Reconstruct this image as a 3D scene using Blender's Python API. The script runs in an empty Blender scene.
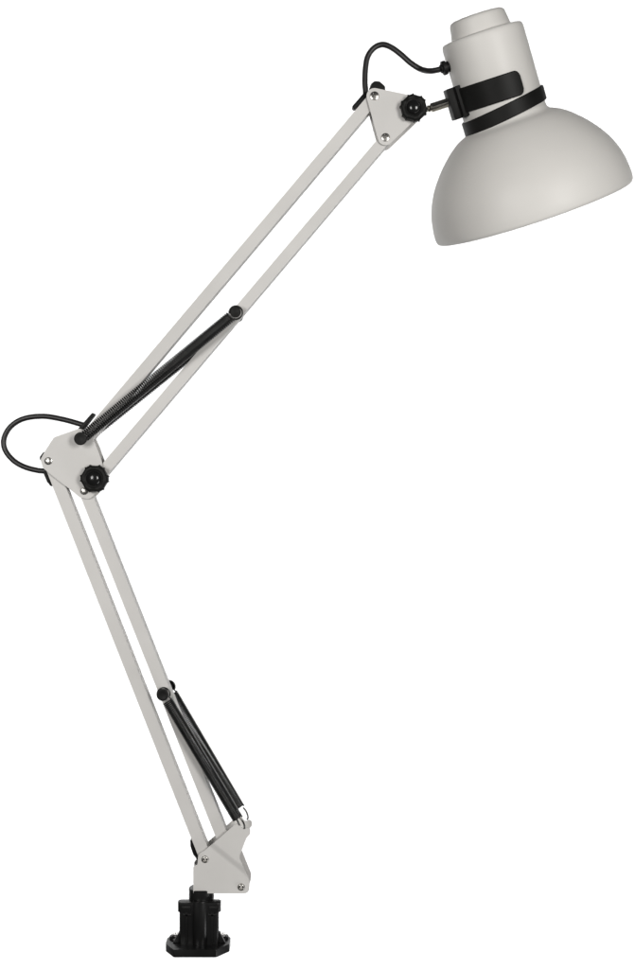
import bpy, bmesh, math
from mathutils import Vector, Matrix, noise

# ------------------------------------------------------------------ camera, world, lamps, exposure
C = bpy.context.scene
COL = C.collection
MM = 0.001
D = 1200.0                                   # camera distance in mm
CX, CZ = 317.5, 484.5

cam_d = bpy.data.cameras.new("camera")
cam = bpy.data.objects.new("camera", cam_d); COL.objects.link(cam)
cam.location = (0, -D * MM, 0)
cam.rotation_euler = (math.radians(90), 0, 0)
cam_d.sensor_fit = 'VERTICAL'
cam_d.sensor_height = 36.0
cam_d.lens = 36.0 * D / 969.0
cam_d.clip_start = 0.01
cam_d.clip_end = 100
C.camera = cam

w = bpy.data.worlds.new("World"); C.world = w; w.use_nodes = True
w.node_tree.nodes["Background"].inputs[0].default_value = (0.97, 0.98, 1.0, 1)
w.node_tree.nodes["Background"].inputs[1].default_value = 0.05


def area(name, loc, target, size, power, col=(1, 1, 1)):
    l = bpy.data.lights.new(name, 'AREA'); l.shape = 'RECTANGLE'; l.size = size; l.size_y = size * 1.6
    l.energy = power; l.color = col
    o = bpy.data.objects.new(name, l); COL.objects.link(o)
    o.location = loc
    o.rotation_euler = (Vector(target) - Vector(loc)).to_track_quat('-Z', 'Y').to_euler()
    return o


area("softbox", (-0.84, -1.62, 0.27), (-0.02, 0, 0.05), 0.44, 16.3, (1.0, 0.985, 0.965))
area("softbox", (0.86, -1.62, 0.30), (0.12, 0, 0.08), 0.44, 20.3, (1.0, 0.985, 0.965))
area("low_fill", (0.95, -0.35, -1.15), (0.10, 0, 0.05), 0.5, 6.0)  # added lamp below the frame, lightens the undersides of the upper bars
for sx in (-1, 1):
    for sz in (-1, 1):
        area("backdrop_light", (sx * 1.0, 0.9, sz * 1.4), (sx * 0.75, 2.6, sz * 1.1), 0.6, 11.9).data.spread = math.radians(120)
        area("backdrop_light", (sx * 2.5, 0.7, sz * 1.3), (sx * 2.2, 2.6, sz * 1.0), 0.7, 16.0).data.spread = math.radians(130)

C.view_settings.view_transform = 'Standard'
C.view_settings.look = 'None'
C.view_settings.exposure = 0.0
C.view_settings.gamma = 1.0

# ------------------------------------------------------------------ materials


def mat(name, col, rough=0.5, metal=0.0, spec=0.5, var=0.04, vscale=40.0, bump=0.0, bscale=900.0, coat=0.0,
        rvar=0.08):
    m = bpy.data.materials.new(name); m.use_nodes = True
    nt = m.node_tree; b = nt.nodes["Principled BSDF"]
    b.inputs["Metallic"].default_value = metal
    b.inputs["Specular IOR Level"].default_value = spec
    b.inputs["Coat Weight"].default_value = coat
    tc = nt.nodes.new("ShaderNodeTexCoord")
    n1 = nt.nodes.new("ShaderNodeTexNoise"); n1.inputs["Scale"].default_value = vscale
    n1.inputs["Detail"].default_value = 5
    nt.links.new(tc.outputs["Object"], n1.inputs["Vector"])
    r = nt.nodes.new("ShaderNodeValToRGB")
    r.color_ramp.elements[0].position = 0.3; r.color_ramp.elements[1].position = 0.7
    r.color_ramp.elements[0].color = tuple(c * (1 - var) for c in col) + (1,)
    r.color_ramp.elements[1].color = tuple(min(1, c * (1 + var)) for c in col) + (1,)
    nt.links.new(n1.outputs["Fac"], r.inputs["Fac"])
    nt.links.new(r.outputs["Color"], b.inputs["Base Color"])
    mr = nt.nodes.new("ShaderNodeMapRange")
    mr.inputs["To Min"].default_value = max(0.02, rough - rvar); mr.inputs["To Max"].default_value = rough + rvar
    nt.links.new(n1.outputs["Fac"], mr.inputs["Value"])
    nt.links.new(mr.outputs["Result"], b.inputs["Roughness"])
    if bump > 0:
        n2 = nt.nodes.new("ShaderNodeTexNoise"); n2.inputs["Scale"].default_value = bscale
        n2.inputs["Detail"].default_value = 3
        nt.links.new(tc.outputs["Object"], n2.inputs["Vector"])
        bp = nt.nodes.new("ShaderNodeBump"); bp.inputs["Strength"].default_value = bump
        bp.inputs["Distance"].default_value = 0.0004
        nt.links.new(n2.outputs["Fac"], bp.inputs["Height"])
        nt.links.new(bp.outputs["Normal"], b.inputs["Normal"])
    return m


PAINT = mat("greyish_white_powder_coat", (0.588, 0.576, 0.556), 0.50, spec=0.35, var=0.03, vscale=25, bump=0.12, bscale=700)
SHADE = mat("satin_white_shade_paint", (0.622, 0.608, 0.580), 0.48, spec=0.35, var=0.012, vscale=18, bump=0.08, bscale=600)
BLACK = mat("black_plastic", (0.009, 0.009, 0.0085), 0.50, spec=0.15, var=0.2, bump=0.15, bscale=500)
MOUNT = mat("moulded_black_plastic", (0.0075, 0.0075, 0.0075), 0.33, spec=0.38, var=0.25, bump=0.2, bscale=350)
GLOSS = mat("glossy_black_plastic", (0.008, 0.008, 0.008), 0.19, spec=0.5, var=0.1, rvar=0.04)
RUBBER = mat("black_cable_rubber", (0.013, 0.012, 0.012), 0.40, spec=0.45, var=0.15)
SPRING = mat("black_oxide_spring_wire", (0.045, 0.045, 0.044), 0.24, metal=0.7, spec=0.6, var=0.15)
CHROME = mat("zinc_plated_steel", (0.42, 0.41, 0.39), 0.30, metal=1.0, var=0.06, vscale=200)
BRIGHT = mat("bright_zinc_screw", (0.78, 0.77, 0.75), 0.28, metal=1.0, var=0.05, vscale=200)
NICKEL = mat("nickel_plated_rod", (0.60, 0.57, 0.50), 0.22, metal=1.0, var=0.06, vscale=120)
WALL = mat("white_backdrop_paper", (0.88, 0.88, 0.88), 0.9, spec=0.1, var=0.01, vscale=2)

# ------------------------------------------------------------------ helpers (all lengths in mm)


def P(px, py, y=0.0):
    k = (D + y) / D
    return Vector(((px - CX) * k, y, (CZ - py) * k))


ROOT_AT = P(198.5, 957) 


def build(name, bm, material, parent=None, smooth=True, angle=35, label=None):
    bmesh.ops.remove_doubles(bm, verts=bm.verts, dist=1e-4)
    bmesh.ops.recalc_face_normals(bm, faces=bm.faces)
    for v in bm.verts:
        v.co *= MM
    me = bpy.data.meshes.new(name); bm.to_mesh(me); bm.free()
    me.materials.append(material)
    if smooth:
        for p in me.polygons: p.use_smooth = True
        me.set_sharp_from_angle(angle=math.radians(angle))
    o = bpy.data.objects.new(name, me); COL.objects.link(o)
    if parent is not None:
        o.parent = parent
        if parent.type == 'EMPTY':
            o.matrix_parent_inverse = Matrix.Translation(-parent.location)
    if name in ("arm_bar", "head_bracket", "elbow_bracket", "base_bracket"):
        wn = o.modifiers.new("weighted_normal", 'WEIGHTED_NORMAL'); wn.keep_sharp = True; wn.weight = 100
    if label: o["label"] = label
    return o


def arc(cx, cz, r, a0, a1, n=8):
    return [(cx + r * math.cos(math.radians(a0 + (a1 - a0) * i / n)),
             cz + r * math.sin(math.radians(a0 + (a1 - a0) * i / n))) for i in range(n + 1)]


def hull(circles, n=48):
    pts = []
    for (x, z, r) in circles:
        pts += [(x + r * math.cos(2 * math.pi * i / n), z + r * math.sin(2 * math.pi * i / n)) for i in range(n)]
    pts = sorted(set(pts))

    def half(p):
        h = []
        for q in p:
            while len(h) > 1 and (h[-1][0] - h[-2][0]) * (q[1] - h[-2][1]) - (h[-1][1] - h[-2][1]) * (q[0] - h[-2][0]) <= 0:
                h.pop()
            h.append(q)
        return h
    a = half(pts); b = half(pts[::-1])
    return a[:-1] + b[:-1]


def rounded(pts, n=6):
    """pts: (x, z, radius) polygon; returns outline with rounded corners"""
    out = []
    m = len(pts)
    for i in range(m):
        p0, p, p1 = Vector(pts[i - 1][:2]), Vector(pts[i][:2]), Vector(pts[(i + 1) % m][:2])
        r = pts[i][2]
        if r <= 0:
            out.append(tuple(p)); continue
        u, v = (p0 - p), (p1 - p)
        lu, lv = u.length, v.length
        u /= lu; v /= lv
        ang = math.acos(max(-1, min(1, u.dot(v))))
        t = min(r / max(1e-6, math.tan(ang / 2)), lu * 0.48, lv * 0.48)
        a, b = p + u * t, p + v * t
        for k in range(n + 1):
            s = k / n
            out.append(tuple(a * (1 - s) ** 2 + p * 2 * s * (1 - s) + b * s * s))
    return out


def prism(bm, outline, y0, y1, bev=0.5, seg=2):
    """outline in (x, z), extruded along y from y0 to y1, rims bevelled"""
    n = len(outline)
    a = [bm.verts.new((x, y0, z)) for x, z in outline]
    b = [bm.verts.new((x, y1, z)) for x, z in outline]
    f0 = bm.faces.new(a); f1 = bm.faces.new(b[::-1])
    for i in range(n):
        bm.faces.new((a[(i + 1) % n], a[i], b[i], b[(i + 1) % n]))
    if bev > 0:
        es = list({e for f in (f0, f1) for e in f.edges})
        bmesh.ops.bevel(bm, geom=es, offset=bev, segments=seg, profile=0.5, affect='EDGES', clamp_overlap=True)


def prism_z(bm, outline, z0, z1, bev=0.5, seg=2, taper=1.0):
    """outline in (x, y), extruded along z"""
    n = len(outline)
    mx = sum(p[0] for p in outline) / n; my = sum(p[1] for p in outline) / n
    a = [bm.verts.new((x, y, z0)) for x, y in outline]
    b = [bm.verts.new((mx + (x - mx) * taper, my + (y - my) * taper, z1)) for x, y in outline]
    f0 = bm.faces.new(a[::-1]); f1 = bm.faces.new(b)
    for i in range(n):
        bm.faces.new((a[i], a[(i + 1) % n], b[(i + 1) % n], b[i]))
    if bev > 0:
        es = list({e for f in (f0, f1) for e in f.edges})
        bmesh.ops.bevel(bm, geom=es, offset=bev, segments=seg, profile=0.5, affect='EDGES', clamp_overlap=True)


def box_frame(bm, o, ex, ey, ez, x0, x1, y0, y1, z0, z1, bev=0.6, seg=2):
    t = bmesh.new()
    bmesh.ops.create_cube(t, size=1)
    for v in t.verts:
        a = (x0 + x1) / 2 + v.co.x * (x1 - x0)
        b = (y0 + y1) / 2 + v.co.y * (y1 - y0)
        c = (z0 + z1) / 2 + v.co.z * (z1 - z0)
        v.co = o + ex * a + ey * b + ez * c
    if bev: bmesh.ops.bevel(t, geom=list(t.edges), offset=bev, segments=seg, profile=0.5, affect='EDGES')
    join(bm, t)


def join(bm, t):
    me = bpy.data.meshes.new("tmp"); t.to_mesh(me); t.free()
    bm.from_mesh(me); bpy.data.meshes.remove(me)


def frame(axis):
    axis = Vector(axis).normalized()
    ref = Vector((0, 1, 0)) if abs(axis.y) < 0.9 else Vector((1, 0, 0))
    e1 = axis.cross(ref).normalized(); e2 = axis.cross(e1).normalized()
    return axis, e1, e2


def lathe(bm, o, axis, prof, n=48, lobes=None, close=True):
    """prof: (s, r) along axis; lobes(th, i) multiplies the radius"""
    axis, e1, e2 = frame(axis)
    rings = []
    for i, (s, r) in enumerate(prof):
        if r < 1e-6:
            rings.append([bm.verts.new(o + axis * s)])
            continue
        ring = []
        for k in range(n):
            th = 2 * math.pi * k / n
            rr = r * (lobes(th, i) if lobes else 1.0)
            ring.append(bm.verts.new(o + axis * s + (e1 * math.cos(th) + e2 * math.sin(th)) * rr))
        rings.append(ring)
    for a, b in zip(rings, rings[1:]):
        for k in range(n):
            k2 = (k + 1) % n
            if len(a) == 1 and len(b) == 1: continue
            if len(a) == 1: bm.faces.new((a[0], b[k], b[k2]))
            elif len(b) == 1: bm.faces.new((a[k2], a[k], b[0]))
            else: bm.faces.new((a[k2], a[k], b[k], b[k2]))
    if close:
        for ring in (rings[0], rings[-1]):
            if len(ring) > 2: bm.faces.new(ring)


def spline(pts, per=10):
    pts = [Vector(p) for p in pts]
    out = []
    for i in range(len(pts) - 1):
        p0 = pts[max(0, i - 1)]; p1 = pts[i]; p2 = pts[i + 1]; p3 = pts[min(len(pts) - 1, i + 2)]
        for k in range(per):
            t = k / per
            out.append(0.5 * ((2 * p1) + (p2 - p0) * t + (2 * p0 - 5 * p1 + 4 * p2 - p3) * t * t
                              + (3 * p1 - p0 - 3 * p2 + p3) * t ** 3))
    out.append(pts[-1])
    return out


def tube(bm, path, r, n=8, squash=1.0):
    """sweep a circle; r is a number or function of 0..1"""
    m = len(path)
    t0 = (path[1] - path[0]).normalized()
    _, u, v = frame(t0)
    rings = []
    prev = t0
    for i, p in enumerate(path):
        t = (path[min(i + 1, m - 1)] - path[max(i - 1, 0)]).normalized()
        q = prev.rotation_difference(t); u = q @ u; u = (u - t * u.dot(t)).normalized(); v = t.cross(u)
        prev = t
        rr = r(i / (m - 1)) if callable(r) else r
        rings.append([bm.verts.new(p + (u * math.cos(2 * math.pi * k / n) + v * math.sin(2 * math.pi * k / n) * squash) * rr)
                      for k in range(n)])
    for a, b in zip(rings, rings[1:]):
        for k in range(n):
            k2 = (k + 1) % n
            bm.faces.new((a[k], a[k2], b[k2], b[k]))
    bm.faces.new(rings[0]); bm.faces.new(rings[-1])


def cross_screw(name, c, r, parent, turn=0.3, material=None, h=1.6):
    """pan-head screw facing the viewer (-y) with a cross recess"""
    bm = bmesh.new()
    nr, na = 14, 48
    mid = bm.verts.new((c.x, c.y - h + 1.1, c.z))
    rings = []
    for i in range(1, nr + 1):
        f = i / nr
        ring = []
        for k in range(na):
            th = 2 * math.pi * k / na
            x, z = f * math.cos(th), f * math.sin(th)
            xr = x * math.cos(turn) + z * math.sin(turn); zr = -x * math.sin(turn) + z * math.cos(turn)
            y = -h * math.sqrt(max(0, 1 - (0.82 * f) ** 2)) - 0.1
            if f < 0.66 and (abs(xr) < 0.15 or abs(zr) < 0.15): y += 1.1 * min(1, (0.66 - f) * 5 + 0.3)
            ring.append(bm.verts.new((c.x + x * r, c.y + y, c.z + z * r)))
        rings.append(ring)
    rings.append([bm.verts.new((v.co.x, c.y + 0.5, v.co.z)) for v in rings[-1]])
    for k in range(na):
        bm.faces.new((mid, rings[0][k], rings[0][(k + 1) % na]))
    for a, b in zip(rings, rings[1:]):
        for k in range(na):
            bm.faces.new((a[k], a[(k + 1) % na], b[(k + 1) % na], b[k]))
    bm.faces.new(rings[-1])
    return build(name, bm, material or CHROME, parent, angle=28)


def rivet(name, c, r, parent, length):
    """tubular rivet with a rolled rim and hollow centre, facing -y, shank through the bracket"""
    bm = bmesh.new()
    lathe(bm, c, (0, -1, 0), [(-length, r * 0.8), (-length, r * 0.95), (0.0, r), (0.9, r * 0.97), (1.5, r * 0.8), (1.6, r * 0.66),
                              (1.1, r * 0.56), (0.5, r * 0.5), (0.35, r * 0.42), (0.9, r * 0.3), (1.2, 0)], n=32)
    return build(name, bm, CHROME, parent, angle=50)


# ------------------------------------------------------------------ setting
bm = bmesh.new()
vs = [bm.verts.new(v) for v in ((-6000, 2600, -5000), (6000, 2600, -5000), (6000, 2600, 5000), (-6000, 2600, 5000))]
bm.faces.new(vs)
bd = build("backdrop", bm, WALL, smooth=False)
bd["kind"] = "structure"; bd["label"] = "plain white studio backdrop far behind the lamp"; bd["category"] = "backdrop"

# ------------------------------------------------------------------ the lamp
lamp = bpy.data.objects.new("desk_lamp", None); COL.objects.link(lamp)
lamp.location = ROOT_AT * MM
lamp.empty_display_size = 0.05
lamp["label"] = "off-white swing-arm desk lamp with black springs, knobs, cables and screw-down base"
lamp["category"] = "desk lamp"
bpy.context.view_layer.update()

YF = -10.0                                    # front faces of the joint brackets


def J(px, py):
    p = P(px, py, YF); return (p.x, p.z)


# joints (axes run along y)
A = J(374.5, 96); B = J(385.5, 137.5)         # head bracket
E1 = J(84, 440); E2 = J(95, 480)              # upper pivots of the elbow
F1 = J(48.5, 461); F2 = J(84.3, 491)          # lower pivots of the elbow
G1 = J(205.2, 859); G2 = J(241.3, 886.6)      # base bracket


def arm_bar(p, q, wid, y0, y1, ext0, ext1, r=3.2):
    """rectangular steel tube between two pivots, rounded ends"""
    a, b = Vector((p[0], 0, p[1])), Vector((q[0], 0, q[1]))
    d = (b - a).normalized(); n = Vector((-d.z, 0, d.x))
    a = a - d * ext0; b = b + d * ext1
    h = wid / 2
    pts = [(a + n * h), (b + n * h), (b - n * h), (a - n * h)]
    bm = bmesh.new()
    prism(bm, rounded([(v.x, v.z, r) for v in pts], 5), y0, y1, 1.1, 3)
    return build("arm_bar", bm, PAINT, lamp, angle=40)


arm_bar(A, E1, 11.7, -7.2, 6.2, 6, 4)
arm_bar(B, E2, 10.8, -7.2, 6.2, 5, 4)
arm_bar(F1, G1, 11.9, -7.2, 6.2, 5, 6)
arm_bar(F2, G2, 11.9, -7.2, 6.2, 6, 5)

# ---- head bracket
K = P(412.5, 107.5, YF)
bm = bmesh.new()
hb = hull([(A[0], A[1], 7.9), (B[0], B[1], 7.6), (K.x - 2, K.z, 12.0)])
prism(bm, hb, -10.0, -8.4, 0.5)
prism(bm, hb, 7.4, 9.0, 0.5)
head_bracket = build("head_bracket", bm, PAINT, lamp)
cross_screw("screw", Vector((A[0], -10, A[1])), 4.3, head_bracket, 0.5)
cross_screw("screw", Vector((B[0], -10, B[1])), 4.1, head_bracket, 0.25)


def knob(px, py, R, turn=0.0, thick=12.0, y=YF):
    """black clamping knob: skirt with paired grip ribs, recessed face and a domed glossy cap"""
    c = P(px, py, y - thick * 0.55); o = Vector((c.x, y, c.z))

    def lob(amp):
        def f(th, i):
            s = 0.0
            for k in range(6):
                for dd in (-0.19, 0.19):
                    a = turn + k * math.pi / 3 + dd
                    x = math.atan2(math.sin(th - a), math.cos(th - a))
                    s += math.exp(-(x / 0.055) ** 2)
            flat = 0.035 * math.cos(6 * (th - turn))
            return 1 + (0.085 * s + flat - 0.02) * amp[i]
        return f
    prof = [(0, R * 0.62), (0.2, R * 0.80), (1.0, R * 0.93), (2.5, R * 0.96), (thick * 0.62, R * 0.95), (thick * 0.74, R * 0.90),
            (thick * 0.80, R * 0.80), (thick * 0.82, R * 0.68), (thick * 0.76, R * 0.62), (thick * 0.72, R * 0.55), (thick * 0.72, 0)]
    amp = [0.2, 0.7, 1, 1, 1, 0.8, 0.45, 0.1, 0, 0, 0]
    bm = bmesh.new()
    lathe(bm, o, (0, -1, 0), prof, n=216, lobes=lob(amp))
    k = build("tightening_knob", bm, BLACK, lamp, angle=50)
    bm = bmesh.new()
    r = R * 0.52
    lathe(bm, o + Vector((0, -thick * 0.68, 0)), (0, -1, 0),
          [(0, r)] + [(0.8 + r * 0.55 * math.sin(math.radians(a)), r * math.cos(math.radians(a))) for a in (0, 10, 20, 30, 40, 50, 60, 70, 80, 90)],
          n=48, close=False)
    build("knob_cap", bm, GLOSS, k, angle=60)
    # threaded stud through the bracket
    bm = bmesh.new()
    lathe(bm, o + Vector((0, 1, 0)), (0, 1, 0), [(0, 3), (19, 3), (19, 5.4), (24, 5.4), (24.6, 4.8), (24.6, 0)], n=6)
    build("bolt", bm, CHROME, k, smooth=False)
    return k


knob(413.8, 107.6, 13.7, 0.25)
knob(94.3, 478.6, 14.1, 0.5)

# ---- elbow bracket
out = [(40.5, 459.5, 4), (44.5, 452, 5), (53.8, 437.5, 5), (79, 428.5, 5), (90, 432, 6), (96.5, 447, 10), (101.8, 461.5, 4), (103, 475, 8), (96, 493, 8),
       (89.5, 499.5, 6), (80, 497.5, 6), (69, 488.5, 14), (54, 477, 14), (43, 468, 6)]
ob = rounded([J(x, y) + (r,) for x, y, r in out], 6)
bm = bmesh.new()
prism(bm, ob, -10.0, -8.4, 0.5)
prism(bm, ob, 7.4, 9.0, 0.5)
elbow = build("elbow_bracket", bm, PAINT, lamp)
cross_screw("screw", Vector((F1[0], -10, F1[1])), 3.7, elbow, 0.7)
cross_screw("screw", Vector((F2[0], -10, F2[1])), 3.7, elbow, 0.2)
# black end plug showing behind the left tip of the elbow bracket
bm = bmesh.new()
f = [(38.4, 457.5), (43, 451), (47, 456), (52, 476), (45, 472)]
prism(bm, rounded([J(x, y) + (1.5,) for x, y in f], 4), -6.0, 5.0, 0.6)
build("end_plug", bm, BLACK, lamp)

# ---- base bracket: two side plates joined by a rolled sleeve round the pole
top = [(193.4, 866, 3), (197.8, 864.5, 1), (198.2, 853.5, 7), (204.5, 850.5, 5), (234, 824.5, 1.5), (239.6, 821.3, 2), (241.6, 826.5, 1.6), (244.8, 829.2, 1.8), (246.8, 826.4, 1.2),
       (250.6, 828.6, 2), (250.3, 833, 2), (246.6, 837.3, 2), (239.3, 856, 5), (249.8, 882, 7), (248.8, 893.2, 5.5), (206, 893.0, 1), (204.4, 895.4, 1.5), (193.4, 895.4, 3)]
yb0, yb1 = -11.0, 16.0
bm = bmesh.new()
ol = rounded([J(x, y) + (r,) for x, y, r in top], 5)
prism(bm, ol, yb0, yb0 + 1.6, 0.45)
# pressed joggle: the horn side of the front plate steps out towards the viewer
f0, f1 = Vector((*J(217.5, 848.5), 0)), Vector((*J(237.5, 864.5), 0))
fd = (f1 - f0).normalized(); fn = Vector((-fd.y, fd.x, 0))
if fn.y < 0: fn = -fn
for k in range(-4, 5):
    c = f0 + fn * (k * 1.0)
    bmesh.ops.bisect_plane(bm, geom=list(bm.verts) + list(bm.edges) + list(bm.faces),
                           plane_co=Vector((c.x, 0, c.y)), plane_no=Vector((fn.x, 0, fn.y)))
for v in bm.verts:
    t = ((v.co.x - f0.x) * fn.x + (v.co.z - f0.y) * fn.y + 4) / 8
    t = max(0.0, min(1.0, t)); t = t * t * (3 - 2 * t)
    v.co.y -= 2.4 * t
prism(bm, ol, yb1 - 1.6, yb1, 0.45)
# rolled sleeve at the left edge
sx = J(193.4, 880)[0]
zt, zb = J(0, 866)[1], J(0, 895.4)[1]
arcs = []
rc = (yb1 - yb0) / 2
for rr in (rc, rc - 1.6):
    arcs.append([(sx + 6 - 6.5 * rr / rc * math.cos(math.radians(a)), (yb0 + yb1) / 2 + rr * math.sin(math.radians(a))) for a in range(-90, 91, 12)])
ring = arcs[0] + arcs[1][::-1]
prism_z(bm, ring, zb + 0.3, zt - 0.2, 0.3)
base_bracket = build("base_bracket", bm, PAINT, lamp)
rivet("rivet", Vector((G1[0], yb0, G1[1])), 3.6, base_bracket, 28.5)
rivet("rivet", Vector((G2[0], yb0, G2[1])), 3.6, base_bracket, 28.5)
# steel pole in the sleeve
pc = J(200.0, 880)
bm = bmesh.new()
lathe(bm, Vector((pc[0], 1, J(0, 870)[1])), (0, 0, -1), [(0, 0), (0, 6.2), (0.8, 7), (38, 7), (38, 0)], n=32)
build("pole", bm, BLACK, lamp)

# ---- screw-down base
bc = P(199.0, 950, 0)
zbot = P(0, 957.0, -26).z


def BX(px, y=0): return P(px, 950, y).x


bm = bmesh.new()
W = 31.5
cx = bc.x
octo = [(cx - 22, -27, 1), (cx + 19.5, -27, 1), (cx + 31.3, -12, 4), (cx + 31.3, 4, 4), (cx + 22, 21, 4), (cx - 22, 21, 4), (cx - 32, 4, 5), (cx - 32, -11, 5)]
prism_z(bm, rounded(octo, 5), zbot, zbot + 7.5, 1.3, 3)
# raised pads around the two screws
for s in (-1, 1):
    c0 = Vector((cx + s * 22.8 - 0.2, 3.0, zbot + 7.0))
    lathe(bm, c0, (0, 0, 1), [(0, 7.4), (2.2, 7.0), (3.2, 6.2), (3.6, 5.0), (3.6, 0)], n=28)
plate = build("base_plate", bm, MOUNT, lamp)
for s in (-1, 1):
    bm = bmesh.new()
    c0 = Vector((cx + s * 22.8 - 0.2, 3.0, zbot + 10.6))
    lathe(bm, c0, (0, 0, 1), [(-1, 3), (0, 4.5), (0.9, 4.5), (1.5, 4.0), (1.7, 3.4), (1.75, 1.3), (1.0, 1.0), (1.0, 0)], n=28)
    build("screw", bm, BRIGHT, plate)

bm = bmesh.new()
z0 = zbot + 6.8
zA = P(0, 933.5, -17).z; zB = P(0, 912.5, -15).z; zC = P(0, 899.8, -7).z; zD = P(0, 890.5, -12).z
xl, xr = BX(179.2, -14), BX(218.6, -14)
prism_z(bm, rounded([(xl, -14, 2.5), (xr, -14, 2.5), (xr - 1, 3, 3), (xl, 3, 3)], 4), z0, zB + 0.5, 0.6)
xl2, xr2 = BX(177.6, -15.5), BX(220.4, -15.5)
prism_z(bm, rounded([(xl2, -15.5, 3), (xr2, -15.5, 3), (xr2, -5.5, 2), (xl2, -5.5, 2)], 4), zB, zC, 1.4, 3)
# upright centre column and side ribs on the front face
cxm = BX(199.5, -18)
col = [(cxm + 7.2 * math.cos(math.radians(a)), -13.5 + 4.2 * math.sin(math.radians(a))) for a in range(180, 361, 15)]
prism_z(bm, col + [(cxm + 7.2, -10), (cxm - 7.2, -10)], z0 + 0.2, zC + 1.2, 0.6)
for dx in (-13.2, 12.2):
    prism_z(bm, [(cxm + dx - 1, -15.0), (cxm + dx + 1, -15.0), (cxm + dx + 1, -10), (cxm + dx - 1, -10)], z0 + 0.4, zB + 1, 0.4)
for s in (-1, 1):                             # sloping foot gussets
    x = xl if s < 0 else xr
    prism(bm, [(x - s * 2, z0 + 1.0), (x + s * 6.5, z0 + 1.0), (x + s * 0.6, z0 + 12), (x - s * 2, z0 + 12)], -10.5, -7.0, 0.4)
for s in (-1, 1):
    prism_z(bm, [(cxm + s * 8.5, -15.0), (cxm + s * 16.5, -15.0), (cxm + s * 16.5, -11), (cxm + s * 8.5, -11)][::s], zB - 4.2, zB - 1.6, 0.5)
    prism_z(bm, [(cxm + s * 9.5, -16.4), (cxm + s * 17.5, -16.4), (cxm + s * 17.5, -11), (cxm + s * 9.5, -11)][::s], zB + 2.0, zC - 3.4, 0.6)
lathe(bm, Vector((cxm + 0.3, -0.5, zC - 0.6)), (0, 0, 1), [(0, 12.6), (zD - zC - 0.6, 12.6), (zD - zC, 11.9), (zD - zC + 0.2, 7.5), (zD - zC + 0.2, 0)], n=40)
socket = build("base_socket", bm, MOUNT, lamp)

# ---- springs


def spring(p, q, R, wire, pitch, trim0, trim1, hook0, hook1):
    """coil from peg p to peg q with wire loops over both pegs"""
    p, q = Vector(p), Vector(q)
    d = (q - p).normalized()
    a, b = p + d * trim0, q - d * trim1
    L = (b - a).length
    _, u, v = frame(d)
    turns = int(L / pitch)
    per = 14
    coil = []
    for i in range(turns * per + 1):
        th = 2 * math.pi * i / per
        t = i / (turns * per)
        coil.append(a + d * (L * t) + (u * math.cos(th) + v * math.sin(th)) * R)
    n = Vector((0, 1, 0)); n = (n - d * n.dot(d)).normalized(); side = d.cross(n).normalized()

    def loop(c, sgn, r):
        if r <= 0: return []
        pts = []
        for k in range(15):
            th = math.radians(-150 + 300 * k / 14)
            pts.append(c - d * sgn * r * math.cos(th) * 1.0 + side * r * math.sin(th))
        return pts
    head = loop(p, 1, hook0); tail = loop(q, -1, hook1)
    path = []
    if head:
        path += head + [a - d * 0.8 + side * R * 0.75]
    path += coil
    if tail:
        path += [b + d * 0.8 + side * R * -0.6] + tail
    bm = bmesh.new()
    tube(bm, path, wire, n=8)
    return build("spring", bm, SPRING, lamp, angle=80)


def peg(c, y0, y1, r, sgn):
    """round headed black peg standing out of a bar, along y"""
    bm = bmesh.new()
    L = abs(y1 - y0)
    lathe(bm, Vector((c[0], y0, c[1])), (0, sgn, 0),
          [(0, 0), (0, r * 0.62), (L - 2.6, r * 0.62), (L - 2.4, r * 0.98), (L - 0.6, r), (L - 0.1, r * 0.9), (L, r * 0.75), (L - 0.5, r * 0.55), (L - 0.5, 0)], n=36)
    return build("spring_peg", bm, BLACK, lamp, angle=45)


SF, SB = -16.5, 15.5
U0 = P(236, 313, -14); U1 = P(82, 439, -14)
peg((U0.x, U0.z), -7.0, -22.5, 5.4, -1)
peg((U1.x, U1.z), -9.6, -22.5, 6.3, -1)
spring((U0.x, SF, U0.z), (U1.x, SF, U1.z), 5.15, 0.88, 2.2, 6.5, 4.5, 6.6, 4.8)
peg((U0.x, U0.z), 6.0, 15.0, 3.6, 1)
peg((U1.x - 1.6, U1.z + 1.6), 8.6, 17.0, 5.0, 1)
spring((U0.x, 12.4, U0.z), (U1.x - 1.6, 14.5, U1.z + 1.6), 5.0, 0.92, 2.2, 6.5, 5, 4.6, 4.6)
L0 = P(163.6, 693.6, -14)
L1f = P(242.5, 826.0, -13)
peg((L0.x, L0.z), -7.0, -22.5, 5.9, -1)
peg((L0.x, L0.z), 6.0, 31.0, 5.9, 1)
LB = 26.0
spring((L0.x + .3, SF, L0.z), (L1f.x, yb0 - 4.0, L1f.z), 4.85, 0.77, 1.78, 8, 9, 6.3, 0)
spring((L0.x + .3, LB, L0.z), (L1f.x, yb1 + 6.0, L1f.z), 4.85, 0.79, 1.78, 8, 10, 6.3, 0)


def hook(pts):
    bm = bmesh.new()
    tube(bm, spline([P(x, y, d) for x, y, d in pts], 8), 0.85, n=8)
    build("spring_hook", bm, SPRING, lamp)


# wire hooks joining the lower springs to the horns of the base bracket
hook([(236.2, 818.5, -16), (237.3, 820.5, -16), (238.6, 823, -14.8), (239.9, 825.8, -12)])
hook([(239.0, 817.0, -16), (241.4, 819.6, -16.2), (243.6, 823, -15.8), (244.6, 826.4, -14.8), (244.2, 828.6, -12.0)])
hook([(243.0, 807.5, 18), (245.6, 810.4, 17.5), (247.3, 814, 16.5), (248.0, 817.6, 15), (247.2, 819.2, 11.5)])

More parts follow.
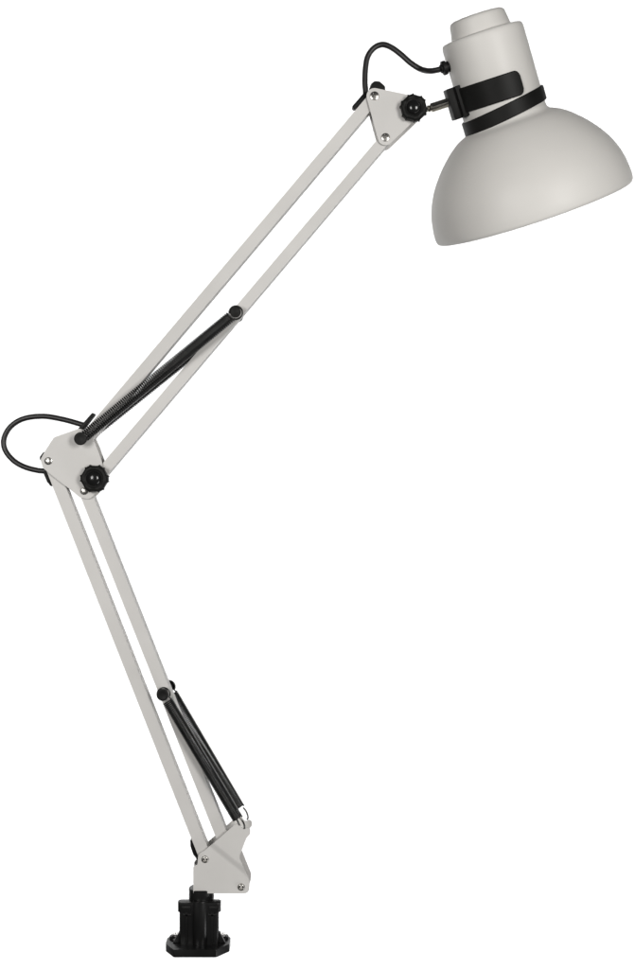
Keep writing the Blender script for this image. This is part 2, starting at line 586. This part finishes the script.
# ---- lamp shade (surface of revolution about a tilted axis)
O = Vector((189.34, 0, 363.05))
AX = Vector((0.32577, 0.25039, -0.91169)).normalized()      # points down to the opening
_, S1, S2 = frame(AX)
prof = [(-104.6, 0), (-104.6, 20), (-104.2, 23.3), (-103.3, 25.7), (-102.0, 27.0), (-100.2, 27.6), (-96, 28.2), (-88.6, 29.5), (-87.4, 29.9),
        (-86.8, 30.8), (-86.7, 35.6), (-86.2, 38.2), (-85.2, 39.6), (-83.2, 40.4), (-80, 40.7), (-60, 40.8), (-40, 40.8), (-20, 40.8),
        (-5, 40.9), (-1.5, 41.6), (0.8, 43.6), (2.7, 48.2), (5.0, 52.8), (8.0, 57.4), (13.5, 64.4), (22.5, 73.8), (32.3, 82.2), (43.1, 89.8), (55.7, 96.2), (68.2, 100.2),
        (80.8, 102.2), (87, 102.6), (91.5, 102.3), (93.5, 101.4), (94.2, 100.3), (93.8, 99.3), (88, 100.4), (80.8, 100.2), (68.2, 98.2), (55.7, 94.2), (43.1, 87.8), (32.3, 80.2),
        (22.5, 71.8), (13.5, 62.4), (8.0, 55.4), (4.5, 47), (3.5, 30), (3.5, 0)]


def smooth_profile(p, lo, hi, per=3):
    out = [p[i] for i in range(lo)]
    seg = spline([Vector((a, b, 0)) for a, b in p[lo:hi]], per)
    out += [(v.x, v.y) for v in seg]
    return out + p[hi:]


prof = smooth_profile(prof, 21, 33, 3)
bm = bmesh.new()
lathe(bm, O, AX, prof, n=128, close=False)
for v in bm.verts:                            # the socket housing sits a touch askew on the dome
    q = v.co - O
    sa = q.dot(AX)
    if sa < -70:
        lat = (q - AX * sa).dot(S1) * (1 if S1.x > 0 else -1)
        v.co += AX * (0.035 * lat - 1.0) * min(1, (-70 - sa) / 12)
shade = build("lamp_shade", bm, SHADE, lamp, angle=38)


def on_axis(s, ang, r):
    """ang 0 = facing the viewer, positive to the right"""
    e_left = AX.cross(Vector((0, 1, 0))).normalized()
    if e_left.x > 0: e_left = -e_left
    e_front = AX.cross(e_left).normalized()
    if e_front.y > 0: e_front = -e_front
    return O + AX * s + (-e_left * math.sin(ang) + e_front * math.cos(ang)) * r


def band(bm, s_of, h_of, a0, a1, r_in, thick, n=60, closed=False, round_end=False):
    rings = []
    for i in range(n if closed else n + 1):
        t = i / n
        a = a0 + (a1 - a0) * t
        s, h = s_of(a), h_of(t)
        b = min(0.8, h * 0.3)
        sec = [(s - h, r_in), (s - h, r_in + thick - b), (s - h + b, r_in + thick), (s + h - b, r_in + thick), (s + h, r_in + thick - b), (s + h, r_in)]
        rings.append([bm.verts.new(on_axis(x, a, y)) for x, y in sec])
    m = len(rings)
    for i in range(m if closed else m - 1):
        a, b = rings[i], rings[(i + 1) % m]
        for k in range(6):
            bm.faces.new((a[k], a[(k + 1) % 6], b[(k + 1) % 6], b[k]))
    if not closed:
        bm.faces.new(rings[0]); bm.faces.new(rings[-1][::-1])


R90 = math.pi / 2
bm = bmesh.new()
band(bm, lambda a: -10.4 - 4.8 * math.sin(a), lambda t: 7.1, -math.pi, math.pi, 40.9, 2.4, n=96, closed=True)


def tab_h(t):
    e = (1 - t) * 96 * 42 * math.pi / 180 / 6.0
    if e >= 1: return 11.9
    return 11.9 - 5.0 + 5.0 * math.sqrt(max(0.0, 1 - (1 - e) ** 2))


band(bm, lambda a: -32.6 + 1.2 * (a + 0.6), tab_h, -math.radians(76), math.radians(20.5), 40.6, 2.2, n=90)
strap = build("shade_strap", bm, BLACK, lamp, angle=40)
# connector block on the left of the strap
e_left = (on_axis(0, -R90, 1) - O); e_front = (on_axis(0, 0, 1) - O)
bm = bmesh.new()
o = O + AX * -33.0
box_frame(bm, o, e_left, e_front, AX, 37.6, 51.0, -8, 10, -15.5, 15.0, 0.9)
box_frame(bm, o, e_left, e_front, AX, 34.8, 43.0, 6, 15.0, -15.6, 15.6, 0.9)
box_frame(bm, o, e_left, e_front, AX, 33.8, 38.5, 5, 16.6, 11.8, 15.0, 0.5)
build("strap_block", bm, BLACK, strap)

# swivel rod with two flats between the knob and the strap block
r0 = P(420, 111.6, 0); r1 = P(452, 101.2, -6)
d = (r1 - r0).normalized()
bm = bmesh.new()
LR = (r1 - r0).length


def slot_shade(th, i):
    # constant radius: no grooves are cut into the rod
    return 1.0


lathe(bm, r0, d, [(0, 0), (0, 2.6), (7.5, 2.6), (8.0, 3.2), (9.0, 3.6), (10.0, 3.0), (11.0, 3.2), (11.6, 4.5), (LR + 4, 4.5), (LR + 4, 0)], n=40)
rod = build("swivel_rod", bm, NICKEL, lamp, angle=40)
bm = bmesh.new()
_, e1, e2 = frame(d)
up = Vector((0, 0, 1)); up = (up - d * up.dot(d)).normalized(); fr = d.cross(up).normalized()
if fr.y > 0: fr = -fr
box_frame(bm, r0, d, up, fr, 13, LR + 3, -0.9, 0.9, 3.9, 4.75, 0.15, 1)  # raised black strip stands in for the shade inside the rod's groove
build("slot_shade", bm, BLACK, rod)

# ---- cables
g = on_axis(-68.5, -R90 * 0.96, 39)
gd = (on_axis(-68.5, -R90 * 0.96, 60) - g).normalized()
bm = bmesh.new()
lathe(bm, g, gd, [(0, 0), (0, 5.2), (3.0, 5.3), (3.2, 4.6), (4.4, 4.6), (4.6, 6.8), (8.0, 6.9), (8.4, 6.2), (8.6, 4.4), (10.2, 4.0), (10.4, 0)], n=32)
build("cable_grommet", bm, BLACK, shade)
c_end = g + gd * 9.6
cp = [c_end, P(430.5, 71.0, c_end.y * 0.7), P(421, 69.3, -3), P(411, 63.2, -1), P(401, 54.5, 0), P(391.5, 47.6, 0), P(382.5, 44.6, 0), P(373.8, 48.2, 0), P(367.6, 57, 0),
      P(365.3, 70, 0), P(364.9, 83, 0), P(365.2, 95, 0), P(359, 103.5, 0), P(353, 109, 1)]
bm = bmesh.new()
tube(bm, spline(cp, 8), lambda t: 2.8 if t < 0.9 else 2.8 - 1.6 * (t - 0.9) / 0.1, n=14)
build("power_cable", bm, RUBBER, lamp, angle=60)
cp = [P(85, 425.4, 0), P(80.5, 424.2, 0), P(64, 419.6, 0), P(44, 416.3, 0), P(24.3, 418.5, 0), P(11, 426.3, 0), P(4.2, 438, 0), P(5, 449.5, 0), P(13.2, 460.2, 0),
      P(24.3, 466.8, 0), P(37.5, 470.4, 0), P(47, 471.4, 0), P(53, 474, 0)]
bm = bmesh.new()
tube(bm, spline(cp, 10), 2.7, n=14)
build("power_cable", bm, RUBBER, lamp, angle=60)


def strip(pts, y0, y1, name="edge_grommet"):
    bm = bmesh.new()
    prism(bm, rounded([(P(x, y).x, P(x, y).z, 1.2) for x, y in pts], 4), y0, y1, 0.7)
    return build(name, bm, BLACK, lamp)


strip([(351.5, 108.2), (365.5, 92), (369, 95.5), (354.5, 110)], -4, 4)                # where the cable enters the upper bar
strip([(77.2, 431), (93.2, 412.8), (95.6, 414.6), (80.8, 433.5)], -4.5, 4.5)
strip([(43.8, 472), (46.5, 470), (54, 485.5), (51.8, 486.5), (48, 482)], -4, 4.5)
strip([(190.6, 838.5), (193, 839.5), (201.5, 857), (199.0, 860.5), (193.5, 853), (190.8, 845)], -4, 4.5)
# rounded black end cap above the head bracket
bm = bmesh.new()
ca = P(374.5, 96, 0)
pts = [(368.6, 92), (370.6, 86.4), (374.2, 83.2), (379.2, 83.6), (384.4, 88), (385.2, 92), (378, 98), (370, 97)]
prism(bm, rounded([(P(x, y).x, P(x, y).z, 3) for x, y in pts], 5), -6.5, 6.5, 1.2, 3)
build("end_plug", bm, BLACK, lamp)
